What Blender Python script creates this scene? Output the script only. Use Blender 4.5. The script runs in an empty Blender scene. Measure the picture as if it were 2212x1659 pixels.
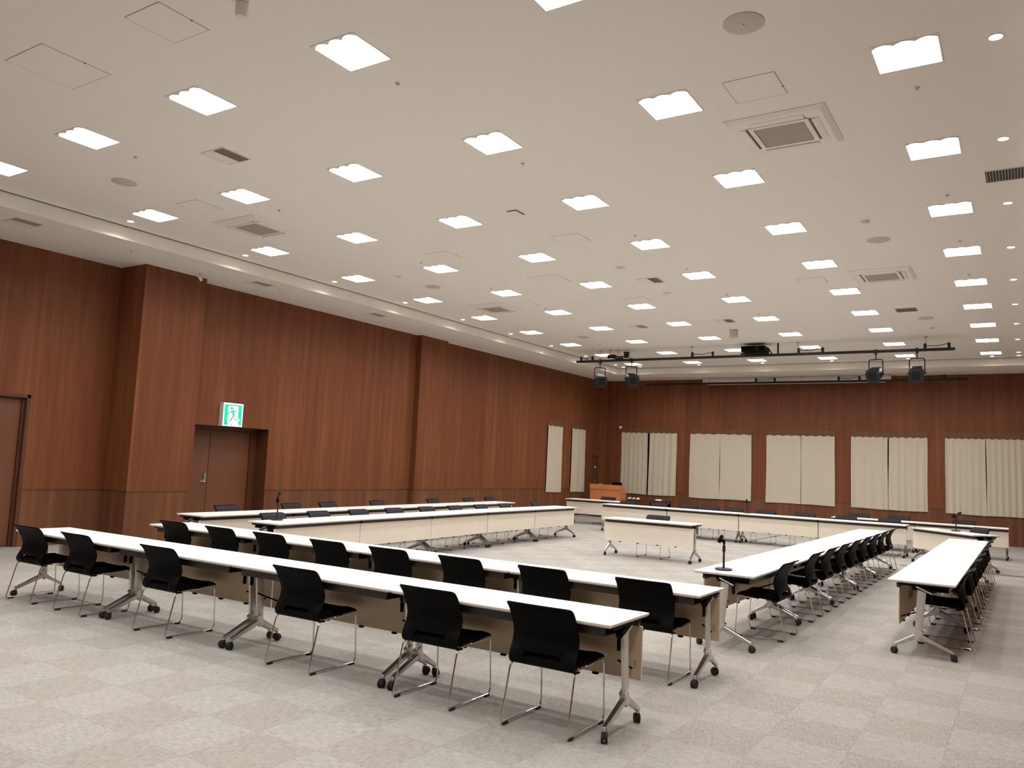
import bpy, bmesh, math, random
from mathutils import Vector, Matrix
random.seed(7)
scene = bpy.context.scene
COL = scene.collection
PI = math.pi

# ------------------------------------------------------------------ camera
CAM_H = 1.69
F_PX, YAW, PITCH, ROLL = 1734.976, 0.5727, 0.0988, 0.0448
fw = Vector((-math.sin(YAW) * math.cos(PITCH), math.cos(YAW) * math.cos(PITCH), math.sin(PITCH)))
rt = Vector((math.cos(YAW), math.sin(YAW), 0))
up = rt.cross(fw)
rt, up = rt * math.cos(ROLL) + up * math.sin(ROLL), up * math.cos(ROLL) - rt * math.sin(ROLL)
cd = bpy.data.cameras.new('camera')
cam = bpy.data.objects.new('camera', cd)
COL.objects.link(cam)
cd.sensor_width = 36.0
cd.sensor_fit = 'HORIZONTAL'
cd.lens = 36.0 * F_PX / 2212.0
cd.clip_end = 200
m = Matrix.Identity(4)
for i in range(3):
    m[i][0], m[i][1], m[i][2] = rt[i], up[i], -fw[i]
m[2][3] = CAM_H
cam.matrix_world = m
scene.camera = cam

# ------------------------------------------------------------------ world, exposure
w = bpy.data.worlds.new('world')
scene.world = w
w.use_nodes = True
w.node_tree.nodes['Background'].inputs[0].default_value = (0, 0, 0, 1)
w.node_tree.nodes['Background'].inputs[1].default_value = 0
vs = scene.view_settings
vs.view_transform = 'Standard'
vs.look = 'None'
vs.exposure = 0.0
vs.gamma = 1.0
vs.use_curve_mapping = False
cy = scene.cycles
cy.caustics_reflective = False
cy.caustics_refractive = False
cy.max_bounces = 6
cy.glossy_bounces = 2
PANEL_POWER = 56.0          # radiance of the square ceiling panels
SPOT_POWER = 14.0           # watts of each perimeter downlight
LIGHT_COL = (1.0, 0.985, 0.985)

# ------------------------------------------------------------------ room measures (metres)
XL, XN, XP1, XP2 = -13.31, -13.75, -12.98, -13.14      # left wall, its niche, its two pilasters
XR = 1.70
YF, YB = 26.90, -4.60
ZC, ZS = 5.105, 4.895                                  # ceiling, lower soffit
RX0, RX1, RY0, RY1 = -11.80, 0.19, -2.80, 25.05        # edge of the raised ceiling


# ------------------------------------------------------------------ materials
def lin(r, g, b):
    f = lambda c: (c / 255) / 12.92 if c / 255 <= 0.04045 else (((c / 255) + 0.055) / 1.055) ** 2.4
    return (f(r), f(g), f(b), 1)


MATS = {}


def mat(name, col, rough=0.5, metal=0.0, spec=0.5, noise=None, bump=None, emit=None):
    mt = bpy.data.materials.new(name)
    mt.use_nodes = True
    nt = mt.node_tree
    b = nt.nodes['Principled BSDF']
    b.inputs['Base Color'].default_value = col
    b.inputs['Roughness'].default_value = rough
    b.inputs['Metallic'].default_value = metal
    b.inputs['Specular IOR Level'].default_value = spec
    if emit:
        b.inputs['Emission Color'].default_value = (*emit[0], 1)
        b.inputs['Emission Strength'].default_value = emit[1]
    if noise or bump:
        tc = nt.nodes.new('ShaderNodeTexCoord')
        n = nt.nodes.new('ShaderNodeTexNoise')
        sc, amt = noise if noise else bump
        n.inputs['Scale'].default_value = sc
        n.inputs['Detail'].default_value = 4
        nt.links.new(tc.outputs['Object'], n.inputs['Vector'])
        if noise:
            r = nt.nodes.new('ShaderNodeValToRGB')
            r.color_ramp.elements[0].position = 0.3
            r.color_ramp.elements[1].position = 0.7
            r.color_ramp.elements[0].color = tuple(c * (1 - amt) for c in col[:3]) + (1,)
            r.color_ramp.elements[1].color = tuple(min(1, c * (1 + amt)) for c in col[:3]) + (1,)
            nt.links.new(n.outputs['Fac'], r.inputs['Fac'])
            nt.links.new(r.outputs['Color'], b.inputs['Base Color'])
        if bump:
            bp = nt.nodes.new('ShaderNodeBump')
            bp.inputs['Strength'].default_value = bump[1]
            bp.inputs['Distance'].default_value = 0.002
            nt.links.new(n.outputs['Fac'], bp.inputs['Height'])
            nt.links.new(bp.outputs['Normal'], b.inputs['Normal'])
    MATS[name] = mt
    return mt


def wood(name, dark, mid, light, board, rough=0.5, band=0.5):
    """wood-grain sheet: vertical grain, soft streaks and faint tone changes from board to board"""
    mt = bpy.data.materials.new(name)
    mt.use_nodes = True
    nt = mt.node_tree
    L = nt.links.new
    b = nt.nodes['Principled BSDF']
    b.inputs['Roughness'].default_value = rough
    b.inputs['Specular IOR Level'].default_value = 0.25
    tc = nt.nodes.new('ShaderNodeTexCoord')
    sep = nt.nodes.new('ShaderNodeSeparateXYZ')
    L(tc.outputs['Object'], sep.inputs[0])
    add = nt.nodes.new('ShaderNodeMath')
    add.operation = 'ADD'
    L(sep.outputs['X'], add.inputs[0])
    L(sep.outputs['Y'], add.inputs[1])

    def vec(sx, sz):
        c = nt.nodes.new('ShaderNodeCombineXYZ')
        for src, s, k in ((add.outputs[0], sx, 'X'), (sep.outputs['Z'], sz, 'Z')):
            mu = nt.nodes.new('ShaderNodeMath')
            mu.operation = 'MULTIPLY'
            mu.inputs[1].default_value = s
            L(src, mu.inputs[0])
            L(mu.outputs[0], c.inputs[k])
        return c.outputs[0]

    def noise(v, detail):
        n = nt.nodes.new('ShaderNodeTexNoise')
        n.inputs['Scale'].default_value = 1
        n.inputs['Detail'].default_value = detail
        L(v, n.inputs['Vector'])
        return n.outputs['Fac']
    fine = noise(vec(38, 0.9), 5)
    broad = noise(vec(7, 0.28), 3)
    fl = nt.nodes.new('ShaderNodeMath')
    fl.operation = 'SNAP'
    fl.inputs[1].default_value = board
    L(add.outputs[0], fl.inputs[0])
    wn = nt.nodes.new('ShaderNodeTexWhiteNoise')
    wn.noise_dimensions = '1D'
    L(fl.outputs[0], wn.inputs['W'])

    def mix(a, bb, f):
        mx = nt.nodes.new('ShaderNodeMix')
        mx.inputs['Factor'].default_value = f
        L(a, mx.inputs['A'])
        L(bb, mx.inputs['B'])
        return mx.outputs['Result']
    v = mix(mix(fine, broad, 0.55), wn.outputs['Value'], band)
    r = nt.nodes.new('ShaderNodeValToRGB')
    cr = r.color_ramp
    cr.elements[0].position, cr.elements[0].color = 0.25, dark
    cr.elements[1].position, cr.elements[1].color = 0.75, light
    e = cr.elements.new(0.5)
    e.color = mid
    L(v, r.inputs['Fac'])
    L(r.outputs['Color'], b.inputs['Base Color'])
    MATS[name] = mt
    return mt


def carpet(name, base, flip):
    """loop carpet: short woven dashes, running one way across the tile"""
    mt = bpy.data.materials.new(name)
    mt.use_nodes = True
    nt = mt.node_tree
    L = nt.links.new
    b = nt.nodes['Principled BSDF']
    b.inputs['Roughness'].default_value = 0.95
    b.inputs['Specular IOR Level'].default_value = 0.1
    geo = nt.nodes.new('ShaderNodeNewGeometry')
    outs = []
    for sx, sy, d in ((14, 150, 3), (120, 16, 3), (0.8, 0.8, 2)):
        if flip:
            sx, sy = sy, sx
        mp = nt.nodes.new('ShaderNodeMapping')
        mp.inputs['Scale'].default_value = (sx, sy, 1)
        L(geo.outputs['Position'], mp.inputs['Vector'])
        n = nt.nodes.new('ShaderNodeTexNoise')
        n.inputs['Scale'].default_value = 1
        n.inputs['Detail'].default_value = d
        L(mp.outputs[0], n.inputs['Vector'])
        outs.append(n.outputs['Fac'])
    a1 = nt.nodes.new('ShaderNodeMix')
    a1.inputs['Factor'].default_value = 0.35
    L(outs[0], a1.inputs['A'])
    L(outs[1], a1.inputs['B'])
    a2 = nt.nodes.new('ShaderNodeMix')
    a2.inputs['Factor'].default_value = 0.12
    L(a1.outputs['Result'], a2.inputs['A'])
    L(outs[2], a2.inputs['B'])
    r = nt.nodes.new('ShaderNodeValToRGB')
    r.color_ramp.elements[0].position = 0.33
    r.color_ramp.elements[1].position = 0.62
    r.color_ramp.elements[0].color = tuple(c * 0.62 for c in base[:3]) + (1,)
    r.color_ramp.elements[1].color = tuple(c * 1.10 for c in base[:3]) + (1,)
    L(a2.outputs['Result'], r.inputs['Fac'])
    L(r.outputs['Color'], b.inputs['Base Color'])
    bp = nt.nodes.new('ShaderNodeBump')
    bp.inputs['Strength'].default_value = 0.35
    bp.inputs['Distance'].default_value = 0.003
    L(a1.outputs['Result'], bp.inputs['Height'])
    L(bp.outputs['Normal'], b.inputs['Normal'])
    MATS[name] = mt


wood('wall_wood', (0.118, 0.037, 0.0135, 1), (0.180, 0.059, 0.0228, 1), (0.275, 0.100, 0.042, 1), 0.6, 0.5, 0.12)
wood('wainscot_wood', (0.115, 0.043, 0.019, 1), (0.160, 0.062, 0.028, 1), (0.225, 0.096, 0.048, 1), 0.11, 0.5, 0.2)
wood('pelmet_wood', (0.125, 0.056, 0.028, 1), (0.165, 0.075, 0.038, 1), (0.20, 0.092, 0.05, 1), 0.5, 0.5, 0.1)
wood('lectern_wood', (0.60, 0.215, 0.085, 1), (0.66, 0.25, 0.10, 1), (0.70, 0.285, 0.12, 1), 0.3, 0.4, 0.1)
mat('door_brown', (0.162, 0.057, 0.023, 1), 0.5, noise=(1.2, 0.05))
mat('door_frame', (0.105, 0.035, 0.015, 1), 0.45, noise=(2, 0.05))
mat('ceiling_white', (0.88, 0.84, 0.78, 1), 0.9, spec=0.1, noise=(160, 0.045))
mat('soffit_white', (0.88, 0.84, 0.78, 1), 0.8, spec=0.1, noise=(3, 0.02))
mat('slot_dark', (0.05, 0.035, 0.025, 1), 0.8)
mat('fixture_white', (0.84, 0.80, 0.74, 1), 0.5, noise=(20, 0.02))
mat('fixture_trim', (0.78, 0.74, 0.68, 1), 0.45, noise=(20, 0.02))
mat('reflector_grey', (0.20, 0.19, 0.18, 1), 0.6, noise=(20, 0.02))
mat('grille_tan', (0.40, 0.345, 0.285, 1), 0.7, noise=(220, 0.25))
mat('speaker_tan', (0.60, 0.54, 0.47, 1), 0.7, noise=(260, 0.2))
mat('grille_dark', (0.045, 0.036, 0.03, 1), 0.7, noise=(60, 0.1))
mat('table_white', (0.86, 0.83, 0.79, 1), 0.38, noise=(3, 0.012))
mat('table_edge', (0.74, 0.68, 0.60, 1), 0.45, noise=(9, 0.02))
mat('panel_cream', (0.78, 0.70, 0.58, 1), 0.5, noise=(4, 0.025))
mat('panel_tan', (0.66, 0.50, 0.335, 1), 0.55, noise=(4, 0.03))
mat('dark_beam', (0.032, 0.022, 0.017, 1), 0.45, noise=(30, 0.08))
mat('aluminium', (0.62, 0.59, 0.55, 1), 0.36, 0.85, noise=(25, 0.05))
mat('chrome', (0.70, 0.67, 0.64, 1), 0.2, 1.0, noise=(12, 0.03))
mat('polished', (0.52, 0.495, 0.47, 1), 0.28, 1.0, noise=(25, 0.05))
mat('black_plastic', (0.0034, 0.003, 0.0032, 1), 0.55, spec=0.07, noise=(60, 0.1))
mat('black_rubber', (0.012, 0.010, 0.010, 1), 0.7, noise=(60, 0.1))
mat('black_fabric', (0.005, 0.0042, 0.0045, 1), 0.9, spec=0.08, noise=(180, 0.3))
mat('charcoal_mesh', (0.021, 0.0195, 0.024, 1), 0.7, spec=0.15, noise=(240, 0.25))
mat('black_metal', (0.014, 0.013, 0.014, 1), 0.45, 0.3, noise=(30, 0.1))
mat('lamp_black', (0.011, 0.012, 0.016, 1), 0.5, 0.0, 0.2, noise=(14, 0.3))
mat('lens', (0.012, 0.012, 0.015, 1), 0.3, spec=0.12, noise=(10, 0.1))
mat('curtain', (0.60, 0.53, 0.41, 1), 0.9, spec=0.1, noise=(70, 0.05))
mat('glass_dark', (0.015, 0.016, 0.018, 1), 0.08, noise=(2, 0.1))
mat('paper_white', (0.82, 0.80, 0.76, 1), 0.7, noise=(20, 0.02))
mat('ink_grey', (0.12, 0.10, 0.09, 1), 0.7, noise=(20, 0.02))
mat('lock_green', (0.10, 0.35, 0.20, 1), 0.4, noise=(20, 0.05))
mat('sign_body', (0.72, 0.70, 0.64, 1), 0.5, noise=(20, 0.02))
mat('screen_case', (0.84, 0.79, 0.74, 1), 0.5, noise=(10, 0.02))
mat('panel_light', (0.9, 0.9, 0.9, 1), 0.5, noise=(30, 0.01), emit=(LIGHT_COL, PANEL_POWER))
mat('spot_glow', (0.9, 0.9, 0.9, 1), 0.5, noise=(30, 0.01), emit=((1.0, 0.92, 0.78), 14.0))
mat('sign_white', (0.9, 0.9, 0.9, 1), 0.5, noise=(30, 0.01), emit=((0.95, 1.0, 0.98), 1.15))
mat('sign_green', (0.0, 0.3, 0.15, 1), 0.5, noise=(30, 0.01), emit=((0.0, 0.72, 0.36), 0.9))
mat('sign_green_dark', (0.02, 0.18, 0.12, 1), 0.5, noise=(30, 0.01), emit=((0.04, 0.30, 0.2), 0.8))
carpet('carpet_pile_lit', (0.392, 0.371, 0.334, 1), False)
carpet('carpet_pile_shade', (0.360, 0.338, 0.300, 1), True)  # same carpet turned; the darker tone stands in for light on its pile


# ------------------------------------------------------------------ mesh helpers
class MB:
    def __init__(s):
        s.v, s.f = [], []

    def add(s, vs_, fs):
        o = len(s.v)
        s.v += [tuple(v) for v in vs_]
        s.f += [tuple(i + o for i in f) for f in fs]
        return s

    def box(s, x0, x1, y0, y1, z0, z1, c=0.0):
        """a box, its vertical and horizontal edges chamfered by c"""
        if c <= 0:
            return s.add([(x0, y0, z0), (x1, y0, z0), (x1, y1, z0), (x0, y1, z0), (x0, y0, z1), (x1, y0, z1), (x1, y1, z1), (x0, y1, z1)],
                         [(3, 2, 1, 0), (4, 5, 6, 7), (0, 1, 5, 4), (1, 2, 6, 5), (2, 3, 7, 6), (3, 0, 4, 7)])
        rings = []
        for z, k in ((z0, c), (z0 + c, 0), (z1 - c, 0), (z1, c)):
            a, b_, d, e = x0 + k, x1 - k, y0 + k, y1 - k
            q = c
            rings.append([(a + q, d, z), (b_ - q, d, z), (b_, d + q, z), (b_, e - q, z), (b_ - q, e, z), (a + q, e, z), (a, e - q, z), (a, d + q, z)])
        return s.rings(rings)

    def rings(s, R, caps=True):
        n = len(R[0])
        vs_ = [p for r in R for p in r]
        fs = []
        for k in range(len(R) - 1):
            for i in range(n):
                j = (i + 1) % n
                fs.append((k * n + i, k * n + j, (k + 1) * n + j, (k + 1) * n + i))
        if caps:
            fs.append(tuple(reversed(range(n))))
            fs.append(tuple(range((len(R) - 1) * n, len(R) * n)))
        return s.add(vs_, fs)

    def lathe(s, prof, n=16, c=(0, 0, 0), axis='z'):
        """prof = [(r, h)] from bottom to top"""
        R = []
        for r, h in prof:
            ring = []
            for i in range(n):
                a = 2 * PI * i / n
                p = (r * math.cos(a), r * math.sin(a), h)
                if axis == 'x':
                    p = (p[2], p[0], p[1])
                elif axis == 'y':
                    p = (p[1], p[2], p[0])
                ring.append((p[0] + c[0], p[1] + c[1], p[2] + c[2]))
            R.append(ring)
        return s.rings(R)

    def tube(s, pts, r, n=8, fillet=0.0, seg=4):
        P = [Vector(p) for p in pts]
        if fillet > 0:
            Q = [P[0]]
            for i in range(1, len(P) - 1):
                a, b_ = (P[i - 1] - P[i]), (P[i + 1] - P[i])
                fl = min(fillet, a.length * 0.49, b_.length * 0.49)
                p0, p2 = P[i] + a.normalized() * fl, P[i] + b_.normalized() * fl
                for k in range(seg + 1):
                    t = k / seg
                    Q.append(p0 * (1 - t) ** 2 + P[i] * 2 * t * (1 - t) + p2 * t * t)
            Q.append(P[-1])
            P = Q
        T = [((P[min(i + 1, len(P) - 1)] - P[max(i - 1, 0)]).normalized()) for i in range(len(P))]
        N = T[0].orthogonal().normalized()
        R = []
        for i, p in enumerate(P):
            N = (N - T[i] * N.dot(T[i])).normalized()
            B = T[i].cross(N)
            R.append([tuple(p + (N * math.cos(2 * PI * k / n) + B * math.sin(2 * PI * k / n)) * r) for k in range(n)])
        return s.rings(R)

    def bar(s, a, b_, w0, h0, w1, h1, side=Vector((1, 0, 0))):
        """tapering bar from a to b: w across 'side', h across the third axis, edges chamfered"""
        a, b_ = Vector(a), Vector(b_)
        t = (b_ - a).normalized()
        sd = (side - t * side.dot(t)).normalized()
        n = t.cross(sd)
        R = []
        for p, w_, h_ in ((a, w0, h0), (b_, w1, h1)):
            q = 0.3
            R.append([tuple(p + sd * x * w_ / 2 + n * y * h_ / 2) for x, y in
                      ((-1 + q, -1), (1 - q, -1), (1, -1 + q), (1, 1 - q), (1 - q, 1), (-1 + q, 1), (-1, 1 - q), (-1, -1 + q))])
        return s.rings(R)

    def prism(s, poly, z0, z1, f=lambda u, v, z: (u, v, z)):
        n = len(poly)
        return s.add([f(u, v, z0) for u, v in poly] + [f(u, v, z1) for u, v in poly],
                     [tuple(reversed(range(n))), tuple(range(n, 2 * n))] + [(i, (i + 1) % n, n + (i + 1) % n, n + i) for i in range(n)])

    def mesh(s, name, material, smooth=False, ang=40):
        me = bpy.data.meshes.new(name)
        me.from_pydata(s.v, [], s.f)
        bm = bmesh.new()
        bm.from_mesh(me)
        bmesh.ops.recalc_face_normals(bm, faces=bm.faces[:])
        if smooth:
            for f in bm.faces:
                f.smooth = True
            for e in bm.edges:
                if len(e.link_faces) == 2 and e.calc_face_angle(0) > math.radians(ang):
                    e.smooth = False
        bm.to_mesh(me)
        bm.free()
        me.materials.append(MATS[material])
        return me


def obj(name, me, parent=None, loc=(0, 0, 0), rz=0.0):
    o = bpy.data.objects.new(name, me)
    COL.objects.link(o)
    if parent is not None:
        o.parent = parent
    o.location = loc
    if rz:
        o.rotation_euler = (0, 0, rz)
    return o


def tag(o, label, cat, group=None):
    o['label'] = label
    o['category'] = cat
    if group:
        o['group'] = group
    return o


def thing(name, label, cat, loc=(0, 0, 0), rz=0.0, group=None):
    return tag(obj(name, None, None, loc, rz), label, cat, group)


def struct(name, me):
    o = obj(name, me)
    o['kind'] = 'structure'
    return o


ORD = ['', 'first', 'second', 'third', 'fourth', 'fifth', 'sixth', 'seventh', 'eighth', 'ninth', 'tenth', 'eleventh']


def nth(i, n):
    return 'last' if False else ORD[i]


# ------------------------------------------------------------------ floor: carpet tiles turned alternately, the pile's sheen painted as two tones
TX, TY = 0.50, 0.518
fl = struct('floor', MB().box(-14.2, XR + .2, YB - .2, YF + .3, -0.12, -0.004).mesh('floor', 'carpet_pile_shade'))
tile_me = []
for k in ('carpet_pile_lit', 'carpet_pile_shade'):
    h, q = 0.0, 0.0003
    mb = MB()
    x1, y1 = TX - q, TY - q
    mb.rings([[(q, q, -0.004), (x1, q, -0.004), (x1, y1, -0.004), (q, y1, -0.004)],
              [(q, q, -0.0012), (x1, q, -0.0012), (x1, y1, -0.0012), (q, y1, -0.0012)],
              [(q + .0002, q + .0002, 0), (x1 - .0002, q + .0002, 0), (x1 - .0002, y1 - .0002, 0), (q + .0002, y1 - .0002, 0)]])
    tile_me.append(mb.mesh('carpet_tile', k))
cells = []
ca, sa = math.cos(YAW), math.sin(YAW)
for ix in range(-25, 7):
    for iy in range(-22, 41):
        x, y = -1.47 + ix * TX, 6.585 + iy * TY
        if x < XN - .5 or x > XR or y < YB - .3 or y > YF + .2:
            continue
        cx, cy = x + TX / 2, y + TY / 2
        d = Vector((cx, cy, -CAM_H))
        dep = d.dot(fw)
        vis = False
        if dep > 1:
            px, py = 1106 + F_PX * d.dot(rt) / dep, 829.5 - F_PX * d.dot(up) / dep
            vis = -60 < px < 2270 and py < 1720
        cells.append((0 if vis else 1, d.length, x, y, (ix + iy) % 2 == 0))
cells.sort()
rest = {True: MB(), False: MB()}
for k, (nv, dist, x, y, dark) in enumerate(cells):
    if k < 300:
        obj('carpet_tile', tile_me[1 if dark else 0], fl, (x, y, 0))
    else:
        q = 0.0003
        rest[dark].add([(x + q, y + q, 0), (x + TX - q, y + q, 0), (x + TX - q, y + TY - q, 0), (x + q, y + TY - q, 0)], [(0, 1, 2, 3)])
for dark in (True, False):
    o = obj('carpet_tile_field', rest[dark].mesh('carpet_tile_field', 'carpet_pile_shade' if dark else 'carpet_pile_lit'), fl)
    o['kind'] = 'stuff'

# ------------------------------------------------------------------ ceiling
LX = [-0.766 - 2.0115 * i for i in range(6)]           # grid of the square panel lights
LY = [4.678 + 2.1515 * j for j in range(-2, 10)]
HS = 0.233
RECESS = 0.10
xs = sorted([RX0 - .05, RX1 + .05] + [x + k * HS for x in LX for k in (-1, 1)])
ys = sorted([RY0 - .05, RY1 + .05] + [y + k * HS for y in LY for k in (-1, 1)])
mb = MB()
for a in range(len(xs) - 1):
    for b in range(len(ys) - 1):
        if a % 2 == 1 and b % 2 == 1:
            continue        # opening for a light
        x0, x1, y0, y1 = xs[a], xs[a + 1], ys[b], ys[b + 1]
        mb.add([(x0, y0, ZC), (x1, y0, ZC), (x1, y1, ZC), (x0, y1, ZC)], [(3, 2, 1, 0)])
mb.box(RX0 - .05, RX1 + .05, RY0 - .05, RY1 + .05, ZC + .1, ZC + .16)
ce = struct('ceiling', mb.mesh('ceiling', 'ceiling_white'))
mb = MB()
mb.box(-14.3, RX0, YB - .3, YF + .3, ZS, ZC + .1)
mb.box(RX1, XR + .3, YB - .3, YF + .3, ZS, ZC + .1)
mb.box(RX0, RX1, RY1, YF + .3, ZS, ZC + .1)
mb.box(RX0, RX1, YB - .3, RY0, ZS, ZC + .1)
obj('soffit', mb.mesh('soffit', 'soffit_white'), ce)
g = 0.022
for n, b in enumerate(((RX0 + .002, RX0 + g, RY0, RY1), (RX0, RX1, RY1 - g, RY1 - .002), (RX1 - g, RX1 - .002, RY0, RY1), (RX0, RX1, RY0 + .002, RY0 + g))):
    struct('trim_%d' % (n + 1), MB().box(*b, ZC - .006, ZC + .01).mesh('shadow_gap', 'slot_dark'))

# ------------------------------------------------------------------ walls
ZW = 0.92                     # top of the wainscot


def wall_strip(mbu, mbl, mbt, axis, face, out, a0, a1, holes=()):
    """vertical wall strip facing +-; out = -1/+1 direction of the wall's back; holes = (a0, a1, z0, z1)"""
    def put(mb, p0, p1, z0, z1, proud=0.0):
        f = face - out * proud
        bk = face + out * 0.16
        lo, hi = min(f, bk), max(f, bk)
        if axis == 'x':
            mb.box(lo, hi, p0, p1, z0, z1)
        else:
            mb.box(p0, p1, lo, hi, z0, z1)
    cuts = sorted({a0, a1, *[h[0] for h in holes], *[h[1] for h in holes]})
    for p0, p1 in zip(cuts, cuts[1:]):
        mid = (p0 + p1) / 2
        hz = [h for h in holes if h[0] <= mid <= h[1]]
        spans = [(0.0, ZS + .01)]
        for h in hz:
            spans = [s_ for a, b in spans for s_ in ((a, min(b, h[2])), (max(a, h[3]), b)) if s_[1] - s_[0] > 1e-4]
        for z0, z1 in spans:
            if z0 < ZW:
                put(mbl, p0, p1, z0, min(z1, ZW), 0.004)
            if z1 > ZW:
                put(mbu, p0, p1, max(z0, ZW), z1)
            if z0 < ZW < z1:
                put(mbt, p0, p1, ZW - .012, ZW + .008, 0.009)


WIN_F = [(-12.45, -10.35), (-9.86, -7.74), (-7.24, -5.12), (-4.63, -2.52), (-2.04, 0.08)]
WIN_L = [(22.92, 23.88), (24.58, 25.56)]
WZ0, WZ1 = 0.86, 3.02
D1 = (5.02, 6.80, 0.0, 2.46)
D2 = (9.46, 11.38, 0.0, 2.17)
D3 = (26.25, 26.70, 0.0, 2.13)
u, l, t = MB(), MB(), MB()
wall_strip(u, l, t, 'x', XN, -1, YB, 8.13, [D1])
wall_strip(u, l, t, 'x', XL, -1, 9.37, 16.0, [D2])
wall_strip(u, l, t, 'x', XL, -1, 17.12, YF, [(a, b, WZ0, WZ1) for a, b in WIN_L] + [D3])
wl = struct('wall_left', u.mesh('wall_left', 'wall_wood'))
obj('wainscot', l.mesh('wainscot', 'wainscot_wood'), wl)
obj('dado_rail', t.mesh('dado_rail', 'door_frame'), wl)
for nm, x1, y0, y1 in (('pilaster', XP1, 8.13, 9.37), ('pilaster', XP2, 16.0, 17.12), ('pilaster', -13.02, 26.72, YF)):
    bk = XN - .1
    p = obj(nm, MB().box(bk, x1, y0, y1, ZW, ZS + .01).mesh('pilaster', 'wall_wood'), wl)
    obj('pilaster_base', MB().box(bk, x1 + .004, y0 - .004, y1 + .004, 0, ZW).mesh('pilaster_base', 'wainscot_wood'), p)
    obj('pilaster_rail', MB().box(bk, x1 + .009, y0 - .009, y1 + .009, ZW - .012, ZW + .008).mesh('pilaster_rail', 'door_frame'), p)
for nm, ax, face, out, a0, a1, hs in (('wall_far', 'y', YF, 1, XL - .1, XR + .2, [(a, b, WZ0, WZ1) for a, b in WIN_F]),
                                      ('wall_right', 'x', XR, 1, YB, YF, []), ('wall_near', 'y', YB, -1, XN, XR + .2, [])):
    u, l, t = MB(), MB(), MB()
    wall_strip(u, l, t, ax, face, out, a0, a1, hs)
    o = struct(nm, u.mesh(nm, 'wall_wood'))
    obj('wainscot', l.mesh('wainscot', 'wainscot_wood'), o)
    obj('dado_rail', t.mesh('dado_rail', 'door_frame'), o)

# doors in the left wall
def door(n, X, rec, hole, seam, handle):
    """X = wall face, rec = depth of the leaf behind it"""
    y0, y1, z0, z1 = hole
    xb = X - rec
    fr = MB()
    j = 0.05 if rec < .2 else 0.0
    fr.box(xb - .12, X - .001, y0 - .03, y0 + j + .002, 0, z1)
    fr.box(xb - .12, X - .001, y1 - j - .002, y1 + .03, 0, z1)
    fr.box(xb - .12, X - .001, y0 - .03, y1 + .03, z1 - j - .002, z1 + .03)
    o = struct('door_%d' % n, fr.mesh('door_frame', 'door_frame'))
    k = 0.15 if rec > .2 else 0.09
    jm = MB()
    jm.box(xb - .06, xb + .03, y1 - k, y1 - j - .003, 0, z1 - j - .003)
    jm.box(xb - .06, xb + .03, y0 + j + .003, y0 + k, 0, z1 - j - .003)
    jm.box(xb - .06, xb + .03, y0 + k, y1 - k, z1 - .07, z1 - j - .003)
    obj('jamb', jm.mesh('jamb', 'door_frame'), o)
    edges = [y0 + k, seam, y1 - k] if seam else [y0 + k, y1 - k]
    for a, b in zip(edges, edges[1:]):
        lf = obj('door_leaf', MB().box(xb - .05, xb, a + .005, b - .005, 0.01, z1 - .075, .003).mesh('door_leaf', 'door_brown'), o)
        if handle and abs(b - handle) < .3:
            hp = MB()
            hp.box(xb - .001, xb + .012, b - .085, b - .045, 1.05, 1.13)
            hp.tube([(xb, b - .065, 1.075), (xb + .05, b - .065, 1.075), (xb + .05, b - .19, 1.075)], .009, 8, .015)
            obj('door_handle', hp.mesh('door_handle', 'aluminium', True), lf)
            obj('lock_cover', MB().box(xb, xb + .02, b - .085, b - .04, 1.14, 1.24, .004).mesh('lock_cover', 'lock_green'), lf)
    obj('door_back', MB().box(xb - .11, xb - .06, y0 - .02, y1 + .02, 0, z1 + .02).mesh('door_back', 'slot_dark'), o)
    return o


door(1, XN, 0.10, D1, 5.9, 5.9)
door(2, XL, 0.39, D2, 10.26, 10.26)
d3 = door(3, XL, 0.03, D3, None, 26.61)
obj('name_plate', MB().box(XL - .03, XL - .02, 26.50, 26.60, 1.68, 1.74).mesh('name_plate', 'paper_white'), d3)

# windows: frame, pane, pelmet; the curtains are things of their own
def window(n, axis, face, out, a0, a1):
    def bx(mb, p0, p1, d0, d1, z0, z1, c=0):
        lo, hi = sorted((face + out * d0, face + out * d1))
        if axis == 'x':
            mb.box(lo, hi, p0, p1, z0, z1, c)
        else:
            mb.box(p0, p1, lo, hi, z0, z1, c)
        return mb
    fr = MB()
    bx(fr, a0, a0 + .05, .10, .16, WZ0, WZ1)
    bx(fr, a1 - .05, a1, .10, .16, WZ0, WZ1)
    bx(fr, a0 + .05, a1 - .05, .10, .16, WZ0, WZ0 + .05)
    bx(fr, a0 + .05, a1 - .05, .10, .16, WZ1 - .05, WZ1)
    if a1 - a0 > 1.5:
        mdl = (a0 + a1) / 2
        bx(fr, mdl - .025, mdl + .025, .10, .16, WZ0 + .05, WZ1 - .05)
    o = struct('window_%d' % n, fr.mesh('window_frame', 'black_metal'))
    obj('pane', bx(MB(), a0 + .04, a1 - .04, .125, .135, WZ0 + .04, WZ1 - .04).mesh('pane', 'glass_dark'), o)
    bd = MB()
    bx(bd, a0 - .01, a1 + .01, -.016, .0, WZ1 - .03, 3.19, .003)
    obj('pelmet', bd.mesh('pelmet', 'pelmet_wood'), o)
    sl = MB()
    bx(sl, a0, a1, .0, .16, WZ0 - .02, WZ0)
    obj('window_sill', sl.mesh('window_sill', 'pelmet_wood'), o)


for n, (a, b) in enumerate(WIN_L + WIN_F):
    if n < 2:
        window(n + 1, 'x', XL, -1, a, b)
    else:
        window(n + 1, 'y', YF, 1, a, b)


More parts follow.
